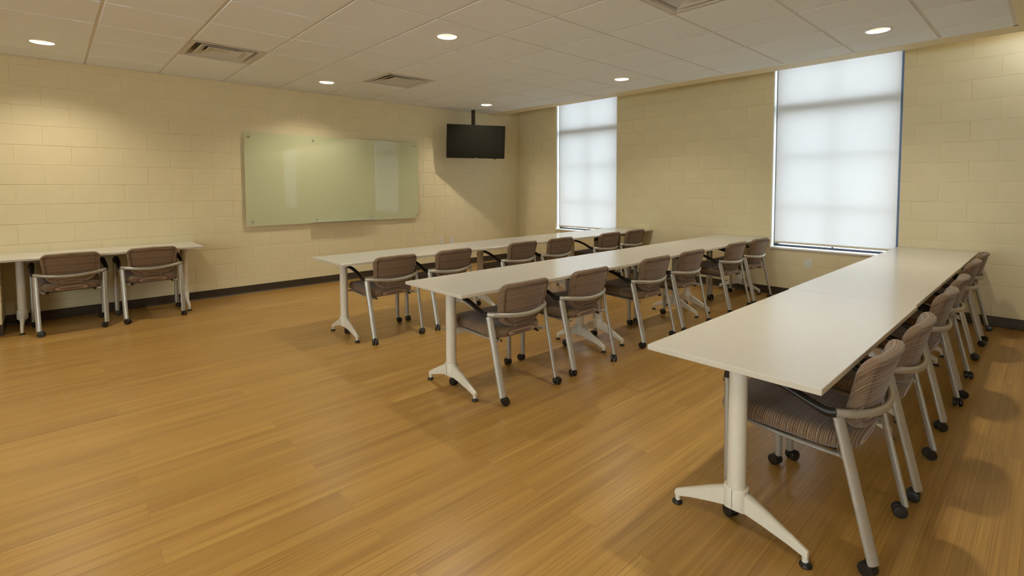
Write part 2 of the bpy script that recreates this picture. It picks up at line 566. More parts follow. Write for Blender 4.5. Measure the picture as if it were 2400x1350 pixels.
# vinyl base with a small toe
def baseboard(name, along, a0, a1, pos):
    prof = [(0.0, 0.094), (0.004, 0.092), (0.005, 0.014), (0.013, 0.0005), (0.0, 0.0005)]
    q = MB(); n = len(prof); vs = []
    for t in (a0, a1):
        for (d, z) in prof:
            vs.append((t, pos - d, z) if along == 'x' else (pos - d, t, z))
    fs = [(i, (i + 1) % n, n + (i + 1) % n, n + i) for i in range(n)] + [tuple(range(n)), tuple(range(n, 2 * n))[::-1]]
    q.add(vs, fs)
    return structure(q.obj(name, M['base']))
baseboard('baseboard_back', 'x', XL, XB - 0.013, YA - 0.0012)
baseboard('baseboard_right', 'y', YF, YA - 0.002, XB - 0.0012)

# ------------------------------------------------------------------ ceiling
mb = MB(); mb.box(XL, SOFF0 + 0.01, YS - 0.01, YA + 0.1, H + 0.20, H + 0.24)
ceiling = structure(mb.obj('ceiling', M['dark']))
LAMPS = [(GX + TG * a, GY - TG * b_) for a in (-4.5, -0.5, 3.5, 7.5) for b_ in (1.5, 5.5, 9.5, 13.5, 17.5) if not (a > 0 and b_ > 12)]  # leftmost column and the rows behind the camera are added for fill
DIFF = [(1, 2), (4, 2), (4, 8)]            # grid cells that hold air diffusers
TW = 0.012
_tile = {}
def tile_mesh(wx, wy, hole):
    key = (round(wx, 3), round(wy, 3), hole)
    if key in _tile: return _tile[key]
    q = MB()
    g = 0.0105; drop = 0.0; th = 0.016; c = 0.003
    if not hole:
        q.bbox(g, wx - g, g, wy - g, drop, th, c)
    else:
        n = 40; cx, cy = wx / 2, wy / 2; R = 0.084
        circ, sq, sq2, circ2 = [], [], [], []
        for i in range(n):
            a = 2 * PI * (i + 0.5) / n
            ca, sa = math.cos(a), math.sin(a)
            k = (wx / 2 - g - c) / max(abs(ca), abs(sa)); k2 = (wx / 2 - g) / max(abs(ca), abs(sa))
            circ.append((cx + R * ca, cy + R * sa, 0)); circ2.append((cx + R * ca, cy + R * sa, th))
            sq.append((cx + k * ca, cy + k * sa, 0)); sq2.append((cx + k2 * ca, cy + k2 * sa, c))
        # pin the ring's outer points nearest the corners to the corners
        for S_, off in ((sq, g + c), (sq2, g)):
            for (qx, qy) in ((-1, -1), (1, -1), (1, 1), (-1, 1)):
                tx, ty = cx + qx * (wx / 2 - off), cy + qy * (wy / 2 - off)
                j = min(range(n), key=lambda i: (S_[i][0] - tx) ** 2 + (S_[i][1] - ty) ** 2)
                S_[j] = (tx, ty, S_[j][2])
        sq3 = [(p[0], p[1], th) for p in sq2]
        vs = circ2 + circ + sq + sq2 + sq3
        fs = []
        for j in range(4):
            for i in range(n):
                k = (i + 1) % n
                fs.append((j * n + i, j * n + k, (j + 1) * n + k, (j + 1) * n + i))
        q.add(vs, fs)
    _tile[key] = q.mesh('ceiling_tile', M['tile'])
    return _tile[key]

for a in range(-7, 9):
    for b_ in range(0, 11):
        x0, x1 = max(GX + TG * a, XL), min(GX + TG * (a + 1), SOFF0)
        y1, y0 = min(GY - TG * b_, YA), max(GY - TG * (b_ + 1), YS)
        if x1 - x0 < 0.03 or y1 - y0 < 0.03 or (a, b_) in DIFF: continue
        hole = any(abs(lx - (x0 + x1) / 2) < 0.01 and abs(ly - (y0 + y1) / 2) < 0.01 for lx, ly in LAMPS)
        link('ceiling_tile', tile_mesh(x1 - x0, y1 - y0, hole), ceiling, (x0, y0, H))
for a in range(-6, 9):
    q = MB(); x = GX + TG * a; q.box(x - TW, x + TW, YS, YA, H + 0.006, H + 0.03)
    q.obj('ceiling_grid_bar', M['tee'], ceiling)
for b_ in range(1, 11):
    q = MB(); y = GY - TG * b_; q.box(XL, SOFF0, y - TW, y + TW, H + 0.0066, H + 0.029)
    q.obj('ceiling_grid_bar', M['tee'], ceiling)
q = MB(); q.box(XL, SOFF0, YA - 0.020, YA + 0.004, H - 0.0025, H + 0.002)
q.obj('wall_angle', M['tee'], ceiling)
q = MB(); q.box(SOFF0 - 0.026, SOFF0 + 0.0, YS, YA, H - 0.0012, H + 0.004)
q.obj('wall_angle', M['tile'], ceiling)
q = MB(); q.box(XL, SOFF0, YS - 0.002, YS + 0.022, H - 0.0012, H + 0.004)
q.obj('wall_angle', M['tee'], ceiling)
# painted soffit: strip along the window recess, wide field behind the camera, recess top
mb = MB()
mb.box(SOFF0, SOFF1, YS, YA + 0.004, H - 0.003, H + 0.12)
back_l = [(x, y) for (x, y) in LAMPS if y < YS]
hh = TG / 2
yy = sorted({y for (x, y) in back_l})
for a_, b_ in zip([YF] + [y + hh for y in yy], [y - hh for y in yy] + [YS]):
    mb.box(XL, SOFF1, a_, b_, H - 0.003, H + 0.013)
xs_ = [XL] + sum([[x - hh, x + hh] for x in sorted({x for (x, y) in back_l})], []) + [SOFF1]
for ly in yy:
    for i in range(0, len(xs_), 2):
        mb.box(xs_[i], xs_[i + 1], ly - hh, ly + hh, H - 0.003, H + 0.013)
mb.box(SOFF1 - 0.02, SOFF1, YF, YA, H + 0.12, POCKET)
mb.box(SOFF1 - 0.02, XB + 0.3, YF, YA + 0.1, POCKET, POCKET + 0.05)
tr1 = structure(mb.obj('trim_1', M['plain']))
for (x, y) in back_l:
    pm = tile_mesh(TG, TG, True).copy(); pm.materials.clear(); pm.materials.append(M['plain'])
    o_ = link('soffit_panel', pm, tr1, (x - hh * 1.037, y - hh * 1.037, H - 0.003)); o_.scale = (1.037, 1.037, 1)

# ------------------------------------------------------------------ downlights
def make_lamp():
    t = thing('downlight', 'x', 'light', (0, 0, H), 0, 'recessed round downlights')
    q = MB()
    q.lathe([(0.094, 0.0), (0.094, -0.003), (0.088, -0.005), (0.079, -0.004), (0.077, 0.0)], seg=40, caps=False)
    kid(t, q.obj('trim_ring', M['ring'], t, 50))
    q = MB()
    q.lathe([(0.077, -0.001), (0.075, 0.03), (0.068, 0.07), (0.055, 0.105), (0.040, 0.112)], seg=40, caps=False)
    kid(t, q.obj('reflector', M['can'], t, 60))
    q = MB()
    q.lathe([(0.0405, 0.110), (0.036, 0.098), (0.022, 0.090), (0.004, 0.088)], seg=28)
    kid(t, q.obj('bulb', M['lamp'], t, 60))
    ld = bpy.data.lights.new('lamp_light', 'AREA')
    ld.shape = 'DISK'; ld.size = 0.085; ld.energy = LAMP_W; ld.color = LAMP_COL
    ld.spread = math.radians(128)
    lo = bpy.data.objects.new('lamp_light', ld); COL.objects.link(lo); lo.parent = t
    lo.location = (0, 0, 0.034)
    kid(t, lo)
    return t
names = {(-0.5, 1.5): 'round recessed downlight at the left edge of the photo, near the block wall',
         (3.5, 1.5): 'round recessed downlight between the two far square air diffusers',
         (7.5, 1.5): 'farthest round recessed downlight, just above the hanging television',
         (3.5, 5.5): 'largest round recessed downlight, nearest the middle of the ceiling',
         (7.5, 5.5): 'round recessed downlight in front of the narrow left window',
         (7.5, 9.5): 'round recessed downlight in front of the wide right window',
         (-0.5, 5.5): 'round recessed downlight above the open floor at left, outside the picture',
         (-0.5, 9.5): 'round recessed downlight beside the viewpoint, outside the picture',
         (3.5, 9.5): 'round recessed downlight above the foreground table row, outside the picture'}
for k_, w_ in (((-4.5, 1.5), 'beside the far block wall, left of the picture'), ((-4.5, 5.5), 'over the open floor, far left of the picture'),
               ((-4.5, 9.5), 'left of the viewpoint, outside the picture'), ((-4.5, 13.5), 'in the rear left corner behind the viewpoint'),
               ((-0.5, 13.5), 'straight behind the viewpoint, outside the picture')):
    names[k_] = 'round recessed downlight ' + w_  # these unseen lamps are added to raise the ambient light
for a_, w_ in ((-4.5, 'left one'), (-0.5, 'right one')):  # rearmost pair, likewise added as fill
    names[(a_, 17.5)] = 'round recessed downlight farthest behind the viewpoint, %s of its row' % w_
lamp0 = None
for (a, b_), lab in names.items():
    loc = (GX + TG * a, GY - TG * b_, H)
    if lamp0 is None:
        lamp0 = make_lamp(); lamp0.location = loc; lamp0['label'] = lab
    else:
        copy_tree(lamp0, loc, 0, lab)

# ------------------------------------------------------------------ air diffusers
def sqring(q, prof, mi=0):
    """square lathe: prof of (half size, z)"""
    vs = []
    for (h, z) in prof:
        vs += [(-h, -h, z), (h, -h, z), (h, h, z), (-h, h, z)]
    fs = []
    for j in range(len(prof) - 1):
        for i in range(4):
            k = (i + 1) % 4
            fs.append((j * 4 + i, j * 4 + k, (j + 1) * 4 + k, (j + 1) * 4 + i))
    q.add(vs, fs, mi)
def make_diffuser():
    t = thing('air_diffuser', 'x', 'vent', (0, 0, H), 0, 'square ceiling air diffusers')
    q = MB(); sqring(q, [(0.294, 0.004), (0.293, -0.001), (0.262, -0.001), (0.255, 0.012), (0.235, 0.055), (0.232, 0.12)])
    kid(t, q.obj('outer_frame', M['diff'], t))
    q = MB(); sqring(q, [(0.212, 0.004), (0.209, -0.001), (0.135, 0.040), (0.130, 0.044), (0.204, 0.005)])
    kid(t, q.obj('cone', M['diff'], t))
    q = MB(); sqring(q, [(0.142, 0.008), (0.138, 0.003), (0.070, 0.030), (0.0001, 0.032)])
    kid(t, q.obj('cone', M['diff'], t))
    q = MB(); sqring(q, [(0.232, 0.12), (0.0001, 0.12)])
    kid(t, q.obj('duct', M['dark'], t))
    for (cx, cy) in ((-0.10, 0.15), (0.10, 0.15), (-0.10, -0.15), (0.10, -0.15)):
        q = MB(); q.box(cx - 0.03, cx + 0.03, cy - 0.012, cy + 0.012, 0.040, 0.062)
        kid(t, q.obj('bracket', M['steel'], t))
    return t
dl = {(1, 2): 'left square stepped air diffuser in the ceiling above the block wall',
      (4, 2): 'square stepped air diffuser right of the left one, above the glass board',
      (4, 8): 'square stepped air diffuser cut off by the top edge of the photo'}
d0 = None
for (a, b_), lab in dl.items():
    loc = (GX + TG * (a + 0.5), GY - TG * (b_ + 0.5), H)
    if d0 is None:
        d0 = make_diffuser(); d0.location = loc; d0['label'] = lab
    else:
        copy_tree(d0, loc, 0, lab)

# ------------------------------------------------------------------ windows and blinds
def make_window(n, wd):
    y0, y1, z0 = wd['y0'], wd['y1'], wd['z0']
    xg = XB + 0.125
    q = MB(); fw = 0.055
    q.bbox(xg - 0.03, xg + 0.03, y0 + 0.004, y0 + fw, z0, WTOP, 0.003)
    q.bbox(xg - 0.03, xg + 0.03, y1 - fw, y1 - 0.004, z0, WTOP, 0.003)
    q.bbox(xg - 0.03, xg + 0.03, y0 + fw, y1 - fw, z0, z0 + 0.028, 0.003)
    q.bbox(xg - 0.03, xg + 0.03, y0 + fw, y1 - fw, WTOP - fw, WTOP, 0.003)
    wf = structure(q.obj('window_%d' % n, M['frame']))
    q = MB(); q.bbox(xg - 0.035, xg + 0.035, y0 + fw, y1 - fw, 2.14, 2.235, 0.003); q.obj('transom', M['frame'], wf)
    for zz in (1.64, 1.06):
        q = MB(); q.bbox(xg - 0.012, xg + 0.012, y0 + fw, y1 - fw, zz - 0.009, zz + 0.009, 0.002); q.obj('glazing_bar', M['frame'], wf)
    ym = (y0 + y1) / 2
    q = MB(); q.bbox(xg - 0.012, xg + 0.012, ym - 0.009, ym + 0.009, z0 + 0.028, WTOP - fw, 0.002); q.obj('glazing_bar', M['frame'], wf)
    zs = [z0 + 0.028, 1.06, 1.64, 2.19, WTOP - fw]
    for (pa, pb) in ((y0 + fw, ym), (ym, y1 - fw)):
        for i in range(4):
            q = MB(); q.box(xg - 0.003, xg + 0.003, pa + 0.014, pb - 0.014, zs[i] + 0.014, zs[i + 1] - 0.014); q.obj('pane', M['glass'], wf)
    q = MB(); q.bbox(XB - 0.016, xg - 0.03, y0 - 0.004, y1 + 0.004, z0 - 0.024, z0, 0.007)
    q.obj('window_sill', M['sill'], wf, 30)
    # reveals
    q = MB(); q.box(XB + 0.0155, XB + 0.30, y0, y0 + 0.004, z0, WTOP); q.box(XB + 0.0155, XB + 0.30, y1 - 0.004, y1, z0, WTOP)
    q.box(XB + 0.0155, XB + 0.30, y0 + 0.004, y1 - 0.004, WTOP - 0.003, WTOP)
    q.obj('reveal', M['sill'], wf)
    return wf
for i, wd in enumerate(WIN): make_window(i + 1, wd)

def make_blind(wd, label, chain):
    xb = XB + 0.05
    y0, y1 = wd['by0'], wd['by1']
    t = thing('roller_blind', label, 'blind', (xb, (y0 + y1) / 2, 0.608), 0, 'roller blinds over the windows')
    h = (y1 - y0) / 2
    q = MB(); n = 16
    vs = []; fs = []
    for j in range(n + 1):
        z = 0.02 + (2.86 - 0.608 - 0.02) * j / n
        vs += [(-0.0004, -h, z), (-0.0004, h, z)]
    for j in range(n): fs.append((2 * j, 2 * j + 1, 2 * j + 3, 2 * j + 2))
    q.add(vs, fs)
    q.obj('fabric', M['blind'], t)
    q = MB(); q.bbox(-0.007, 0.007, -h, h, 0.0, 0.024, 0.003); q.obj('hem_bar', M['hem'], t)
    q = MB(); q.lathe([(0.028, -h), (0.028, h)], (0, 0, 2.86 - 0.608), 20, 0, 'y'); q.obj('roller_tube', M['hem'], t, 40)
    if chain:
        pts = []
        for i in range(13):
            a = PI + PI * i / 12
            pts.append((0.0, -h - 0.012 + 0.011 * math.cos(a), 0.035 + 0.011 * math.sin(a)))
        pts = [(0, -h - 0.023, 0.5)] + pts + [(0, -h - 0.001, 0.5)]
        q = MB(); q.tube(pts, (0.0016, 0.0016), 6, 0, (1, 0, 0)); q.obj('bead_chain', M['white'], t, 60, (-0.012, 0, 0))
    return t
make_blind(WIN[0], 'white translucent roller blind over the narrow-looking left window', False)
make_blind(WIN[1], 'white translucent roller blind over the large right window', True)
make_blind(WIN[2], 'white translucent roller blind far behind the viewpoint, outside the picture', True)
q = MB(); q.box(XB + 0.35, XB + 14, -12, 14, -0.35, -0.3)
tag(q.obj('pavement', M['ground']), 'grey concrete ground outside, beyond the windows', 'ground')['kind'] = 'structure'
del bpy.data.objects['pavement']['category'], bpy.data.objects['pavement']['label']

# ------------------------------------------------------------------ glass board
BX0, BX1, BZ0, BZ1 = 1.729, 4.128, 0.812, 1.947
gb = thing('glass_board', 'large pale green frameless glass writing board on the block wall', 'board', ((BX0 + BX1) / 2, YA, BZ0))
cx = (BX0 + BX1) / 2
q = MB(); q.bbox(-(BX1 - BX0) / 2, (BX1 - BX0) / 2, -0.034, -0.028, 0, BZ1 - BZ0, 0.0012)
q.obj('glass_panel', M['board'], gb)
for zz, xs in ((1.892, (1.78, 2.548, 3.318, 4.088)), (0.868, (1.80, 2.573, 3.338, 4.104))):
    for x in xs:
        q = MB(); q.lathe([(0.009, -0.0005), (0.009, -0.034), (0.0125, -0.0345), (0.0125, -0.043), (0.010, -0.045)], (x - cx, 0, zz - BZ0), 16, 0, 'y')
        q.obj('standoff', M['steel'], gb, 30)
q = MB()
q.bbox(2.503 - cx, 3.412 - cx, -0.088, -0.036, 0.006, 0.010, 0.001)
q.bbox(2.503 - cx, 3.412 - cx, -0.090, -0.086, 0.006, 0.016, 0.001)
q.obj('pen_tray', M['steel'], gb)
q = MB()
import itertools
pts = []
for i in range(30):
    s_ = i / 29
    pts.append((4.000 - cx + 0.055 * s_, -0.0352, 1.901 - BZ0 + 0.004 * math.sin(s_ * 24) * (0.6 + 0.4 * math.sin(s_ * 5))))
q.tube(pts, (0.0011, 0.0011), 5, 0, (0, 1, 0))
q.tube([(4.052 - cx, -0.0352, 1.912 - BZ0), (4.066 - cx, -0.0352, 1.911 - BZ0), (4.055 - cx, -0.0352, 1.898 - BZ0), (4.071 - cx, -0.0352, 1.896 - BZ0)], (0.0018, 0.0018), 5, 0, (0, 1, 0))
q.obj('printed_mark', M['slot'], gb)

# ------------------------------------------------------------------ television on its ceiling pole
tvang = math.atan2(-0.36, 0.89)
tv = thing('television', 'black flat television hanging from the ceiling by a dark pole', 'television', (4.997, 6.283, 1.735), tvang)
W2, TH = 0.478, 0.523
q = MB(); q.bbox(-W2, W2, -0.022, 0.012, 0, TH, 0.004); TILT = [q.obj('casing', M['black'], tv)]
q = MB(); q.box(-W2 + 0.008, W2 - 0.008, -0.0235, -0.0215, 0.012, TH - 0.008); TILT.append(q.obj('screen', M['screen'], tv))
q = MB(); q.bbox(-0.30, 0.30, 0.012, 0.040, 0.08, TH - 0.12, 0.01); TILT.append(q.obj('rear_housing', M['black'], tv))
q = MB(); q.bbox(-0.014, 0.014, -0.0255, -0.022, 0.002, 0.010, 0.001); TILT.append(q.obj('badge', M['steel'], tv))
q = MB(); q.bbox(0.30, 0.34, -0.016, -0.002, -0.008, 0.001, 0.001); TILT.append(q.obj('sensor_bump', M['black'], tv))
for o_ in TILT: o_.rotation_euler = (math.radians(6), 0, 0); o_.location = (0, 0.03, 0.002)
q = MB()
ca, sa = math.cos(-tvang), math.sin(-tvang)
wx, wy = 5.077 - 4.997, 6.456 - 6.283
px_, py_ = wx * ca - wy * sa, wx * sa + wy * ca
q.bbox(px_ - 0.026, px_ + 0.026, py_ - 0.026, py_ + 0.026, 0.15, H - 1.735 + 0.004, 0.004)
q.obj('pole', M['darkmetal'], tv)
q = MB(); q.bbox(min(-0.02, px_ - 0.02), max(0.02, px_ + 0.02), 0.035, py_ - 0.02, 0.22, 0.30, 0.004); q.obj('mount_arm', M['darkmetal'], tv)

# ------------------------------------------------------------------ outlets and floor box
def outlet(label, loc, rz, duplex):
    t = thing('wall_outlet', label, 'outlet', loc, rz, 'wall outlet plates')
    q = MB(); q.bbox(-0.035, 0.035, -0.006, 0.0, 0.0, 0.106, 0.002); q.obj('cover_plate', M['white'], t)
    if duplex:
        for zc in (0.029, 0.077):
            q = MB(); q.lathe([(0.0165, 0), (0.0165, -0.0075), (0.015, -0.008)], (0, 0, zc), 20, 0, 'y'); s_ = q.obj('socket', M['white'], t, 40)
            q = MB()
            q.box(-0.008, -0.0055, -0.0086, -0.0078, zc - 0.001, zc + 0.008)
            q.box(0.0055, 0.008, -0.0086, -0.0078, zc - 0.001, zc + 0.007)
            q.lathe([(0.0025, -0.0086), (0.0025, -0.0078)], (0, 0, zc - 0.008), 10, 0, 'y')
            q.obj('slots', M['slot'], s_)
    else:
        q = MB(); q.bbox(-0.017, 0.017, -0.008, -0.005, 0.022, 0.084, 0.001); q.obj('insert', M['white'], t)
    return t
outlet('white duplex outlet on the block wall, left of the blank plate', (4.563, YA, 0.357), 0, True)
outlet('white blank plate on the block wall, right of the duplex outlet', (4.768, YA, 0.365), 0, False)
outlet('white duplex outlet below the sill of the large right window', (XB, 1.879, 0.355), -PI / 2, True)

fb = thing('floor_box', 'square metal outlet plate set in the floor behind the near end of middle row', 'outlet', (2.68, 3.64, 0))
q = MB(); q.bbox(-0.12, 0.12, -0.12, 0.12, 0.0, 0.004, 0.0015); q.obj('rim', M['steel'], fb)
q = MB(); q.bbox(-0.10, 0.10, -0.10, 0.10, 0.004, 0.0055, 0.001); q.obj('lid', M['steel'], fb)
fb.rotation_euler = (0, 0, 0)

# ------------------------------------------------------------------ low cabinet at the far left
cb = thing('low_cabinet', 'cream low cabinet end with dark base under the wall table at the left edge', 'cabinet', (-0.335, 6.645, 0))
q = MB(); q.bbox(-0.80, 0, -0.44, -0.001, 0.094, 0.63, 0.004); q.obj('body', M['plain'], cb)
q = MB(); q.bbox(-0.80, 0.006, -0.446, -0.001, 0.0, 0.094, 0.002); q.obj('base', M['base'], cb)

# ------------------------------------------------------------------ tables
TZ, TT = 0.673, 0.0205
def make_leg(side):
    """pedestal leg, local origin on the floor under the column; blades along y"""
    q = MB()
    zt = TZ - TT - 0.006
    q.lathe([(0.0325, 0.14), (0.0322, 0.4), (0.0318, zt)], seg=28)
    o = MB_obj('leg', q, M['leg'], 40)
    # hub
    h = MB()
    seg = 32; prof = []
    vs, fs = [], []
    R = 0.039
    rings = [(R * 0.93, 0.1785), (R, 0.175), (R, None), (R * 0.9, 'b')]
    for (rr, z) in rings:
        for i in range(seg):
            a = 2 * PI * i / seg
            zz = z if isinstance(z, float) else 0.090 + 0.012 * abs(math.cos(a)) ** 2 - (0.003 if z == 'b' else 0)
            vs.append((rr * math.cos(a), rr * math.sin(a) * 1.12, zz))
    for j in range(3):
        for i in range(seg):
            k = (i + 1) % seg
            fs.append((j * seg + i, j * seg + k, (j + 1) * seg + k, (j + 1) * seg + i))
    fs.append(tuple(range(seg))); fs.append(tuple(3 * seg + i for i in range(seg))[::-1])
    h.add(vs, fs)
    feet = MB()
    for s in (1, -1):
        # tapered blade: sections along y (dist, half width, z low, z high)
        secs = [(0.030, 0.020, 0.092, 0.168), (0.10, 0.0150, 0.073, 0.134), (0.18, 0.0125, 0.050, 0.091), (0.225, 0.0115, 0.034, 0.066), (0.243, 0.0105, 0.032, 0.056)]
        vs, fs = [], []
        for (d, hw, zl, zh) in secs:
            c = hw * 0.45
            for (xx, zz) in ((-hw, zl + 0.004), (-hw, zh - 0.006), (-c, zh), (c, zh), (hw, zh - 0.006), (hw, zl + 0.004), (c, zl), (-c, zl)):
                vs.append((xx, s * d, zz))
        n = 8
        for j in range(len(secs) - 1):
            for i in range(n):
                k = (i + 1) % n
                fs.append((j * n + i, j * n + k, (j + 1) * n + k, (j + 1) * n + i))
        fs.append(tuple(range(n))); fs.append(tuple(range((len(secs) - 1) * n, len(secs) * n)))
        feet.add(vs, fs)
        feet.lathe([(0.0105, 0.016), (0.0105, 0.045)], (0, s * 0.234, 0), 14)
    gl = []
    for s in (1, -1):
        g = MB(); g.lathe([(0.016, 0.0005), (0.020, 0.002), (0.0205, 0.007), (0.018, 0.011), (0.012, 0.013), (0.010, 0.018)], (0, s * 0.236, 0), 20)
        gl.append(g)
    plate = MB()
    plate.bbox(-0.05, 0.05, -0.20, 0.20, zt, TZ - TT, 0.002)
    seam = MB(); seam.box(-0.0008, 0.0008, -R * 1.12 - 0.0006, R * 1.12 + 0.0006, 0.09, 0.176)
    seam.box(-R - 0.0006, R + 0.0006, -0.0008, 0.0008, 0.105, 0.176)
    return [('column', q, M['leg'], 40), ('hub', h, M['leg'], 40), ('foot_blades', feet, M['leg'], 35), ('seam', seam, M['slot'], None)], gl, plate

def MB_obj(name, q, m_, sm):
    return None

LEGPARTS, GLIDES, PLATE = make_leg(0)
leg_me = MB(); 
for nm, q, m_, sm in LEGPARTS[:1]:
    leg_me.add(q.v, q.f, 0)
leg_mesh = leg_me.mesh('leg', M['leg'], 40)
hub_mesh = LEGPARTS[1][1].mesh('hub', M['leg'], 40)
foot_mesh = LEGPARTS[2][1].mesh('foot', M['leg'], 35)
seam_mesh = LEGPARTS[3][1].mesh('seam', M['slot'])
glide_meshes = [g.mesh('glide', M['black'], 40) for g in GLIDES]
plate_mesh = PLATE.mesh('mounting_plate', M['darkmetal'])

def make_table(label, x0, x1, y0, y1, legs, rz=0.0, group=None):
    """table spanning x0..x1; origin at its middle on the floor"""
    cxm, cym = (x0 + x1) / 2, (y0 + y1) / 2
    t = thing('training_table', label, 'table', (cxm, cym, 0), rz, group)
    hx, hy = (x1 - x0) / 2 - 0.0008, (y1 - y0) / 2
    q = MB()
    q.bbox(-hx, hx, -hy, hy, TZ - TT, TZ, 0.0015, 0)
    me = q.mesh('tabletop', [M['top'], M['edge'], M['under']])
    for p in me.polygons:
        if abs(p.normal.z) < 0.5: p.material_index = 1
        elif p.normal.z < 0: p.material_index = 2
    link('tabletop', me, t)
    for lx in legs:
        lo = link('leg', leg_mesh, t, (lx - cxm, 0.012, 0))
        link('hub', hub_mesh, lo); link('foot', foot_mesh, lo); link('seam', seam_mesh, lo)
        link('mounting_plate', plate_mesh, lo)
        for g in glide_meshes: link('glide', g, lo)
    # under-top rail between the legs
    q = MB(); q.bbox(legs[0] - cxm + 0.05, legs[1] - cxm - 0.05, 0.02, 0.06, TZ - TT - 0.03, TZ - TT, 0.003)
    q.obj('rail', M['darkmetal'], t)
    return t

XT = [1.675, 3.205, 4.735, 6.255]
LG = [(1.828, 3.100), (3.343, 4.598), (4.845, 6.145)]
LG3 = [(1.828, 3.088), (3.322, 4.592), (4.855, 6.140)]
rows = [('foreground row of tables', 0.457, 1.055, 0.0, 'tables of the foreground row'),
        ('middle row of tables', 2.252, 2.850, 0.0075, 'tables of the middle row'),
        ('far row of tables', 3.822, 4.410, 0.0105, 'tables of the far row')]
pos = ['near end table of the %s, at the open floor', 'middle table of the %s, between two others', 'window end table of the %s, touching the window wall']
for rn, y0, y1, sk, grp in rows:
    for i in range(3):
        xm = (XT[i] + XT[i + 1]) / 2
        dy = sk * (xm - XT[0])
        if rn.startswith('fore'): dy = (0, 0.008, 0.006)[i]
        make_table('warm grey ' + pos[i] % rn, XT[i], XT[i + 1], y0 + dy, y1 + dy, (LG3 if rn.startswith('fore') else LG)[i], sk, grp)
make_table('warm grey table against the block wall at left with two chairs', -0.362, 1.168, 6.040, 6.640, (-0.213, 1.038), 0.0, None)

# ------------------------------------------------------------------ chairs
def smoothstep(e0, e1, x):
    t = min(1, max(0, (x - e0) / (e1 - e0))); return t * t * (3 - 2 * t)

def seat_mesh():
    n = 72; out = []
    xc, yc, hx, hy = 0.0, 0.338, 0.220, 0.242
    def outline(k, sc_):
        a = 2 * PI * k / n
        ca, sa = math.cos(a), math.sin(a)
        e = 2 / 4.6
        x = hx * math.copysign(abs(ca) ** e, ca); y = hy * math.copysign(abs(sa) ** e, sa)
        x *= 1.0 + 0.08 * (y / hy)
        return x, y
    rings = [(0.02, 'b', 0.0), (0.80, 'b', 0.0), (0.93, 'b', 0.002), (0.985, 'b', 0.012), (1.0, 'm', 0.030), (0.985, 'm', 0.046),
             (0.95, 'm', 0.058), (0.89, 'm', 0.064), (0.75, 'm', 0.063), (0.5, 'm', 0.058), (0.25, 'm', 0.056), (0.02, 'm', 0.056)]
    vs, fs = [], []
    for (s, _, h) in rings:
        for k in range(n):
            x, y = outline(k, s)
            # inset by an equal distance near the edge instead of scaling
            x *= s; y *= s
            Y = yc + y
            z = 0.362 + 0.030 * (Y - 0.09) / 0.47 + h
            z -= 0.020 * smoothstep(0.48, 0.585, Y)
            vs.append((x, Y, z))
    for j in range(len(rings) - 1):
        for i in range(n):
            k = (i + 1) % n
            fs.append((j * n + i, j * n + k, (j + 1) * n + k, (j + 1) * n + i))
    fs.append(tuple(range(n))); fs.append(tuple((len(rings) - 1) * n + i for i in range(n)))
    q = MB(); q.add(vs, fs)
    return q.mesh('seat', M['fab_seat'], 60)

BZT, BZB = 0.710, 0.420
def back_outline(n=120):
    pts = []
    W, Rc = 0.204, 0.055
    # right side up from the bottom centre, then across the top; mirrored
    half = []
    # bottom U: superellipse quarter from (0, BZB) to (0.186, 0.53)
    for i in range(26):
        a = PI / 2 * i / 25
        half.append((0.188 * math.sin(a) ** 0.80, 0.545 - (0.545 - BZB) * math.cos(a) ** 0.85))
    for i in range(1, 9):
        t = i / 9
        half.append((0.188 + (W - 0.188) * t, 0.545 + (BZT - Rc - 0.545) * t))
    for i in range(14):
        a = PI / 2 * i / 13
        half.append((W - Rc + Rc * math.cos(a), BZT - Rc + Rc * 0.95 * math.sin(a)))
    for i in range(1, 8):
        half.append(((W - Rc) * (1 - i / 8), BZT - Rc * 0.05 + 0.004 * (i / 8)))
    full = half + [(0, BZT - Rc * 0.05 + 0.004)] + [(-x, z) for (x, z) in half[1:][::-1]]
    return full

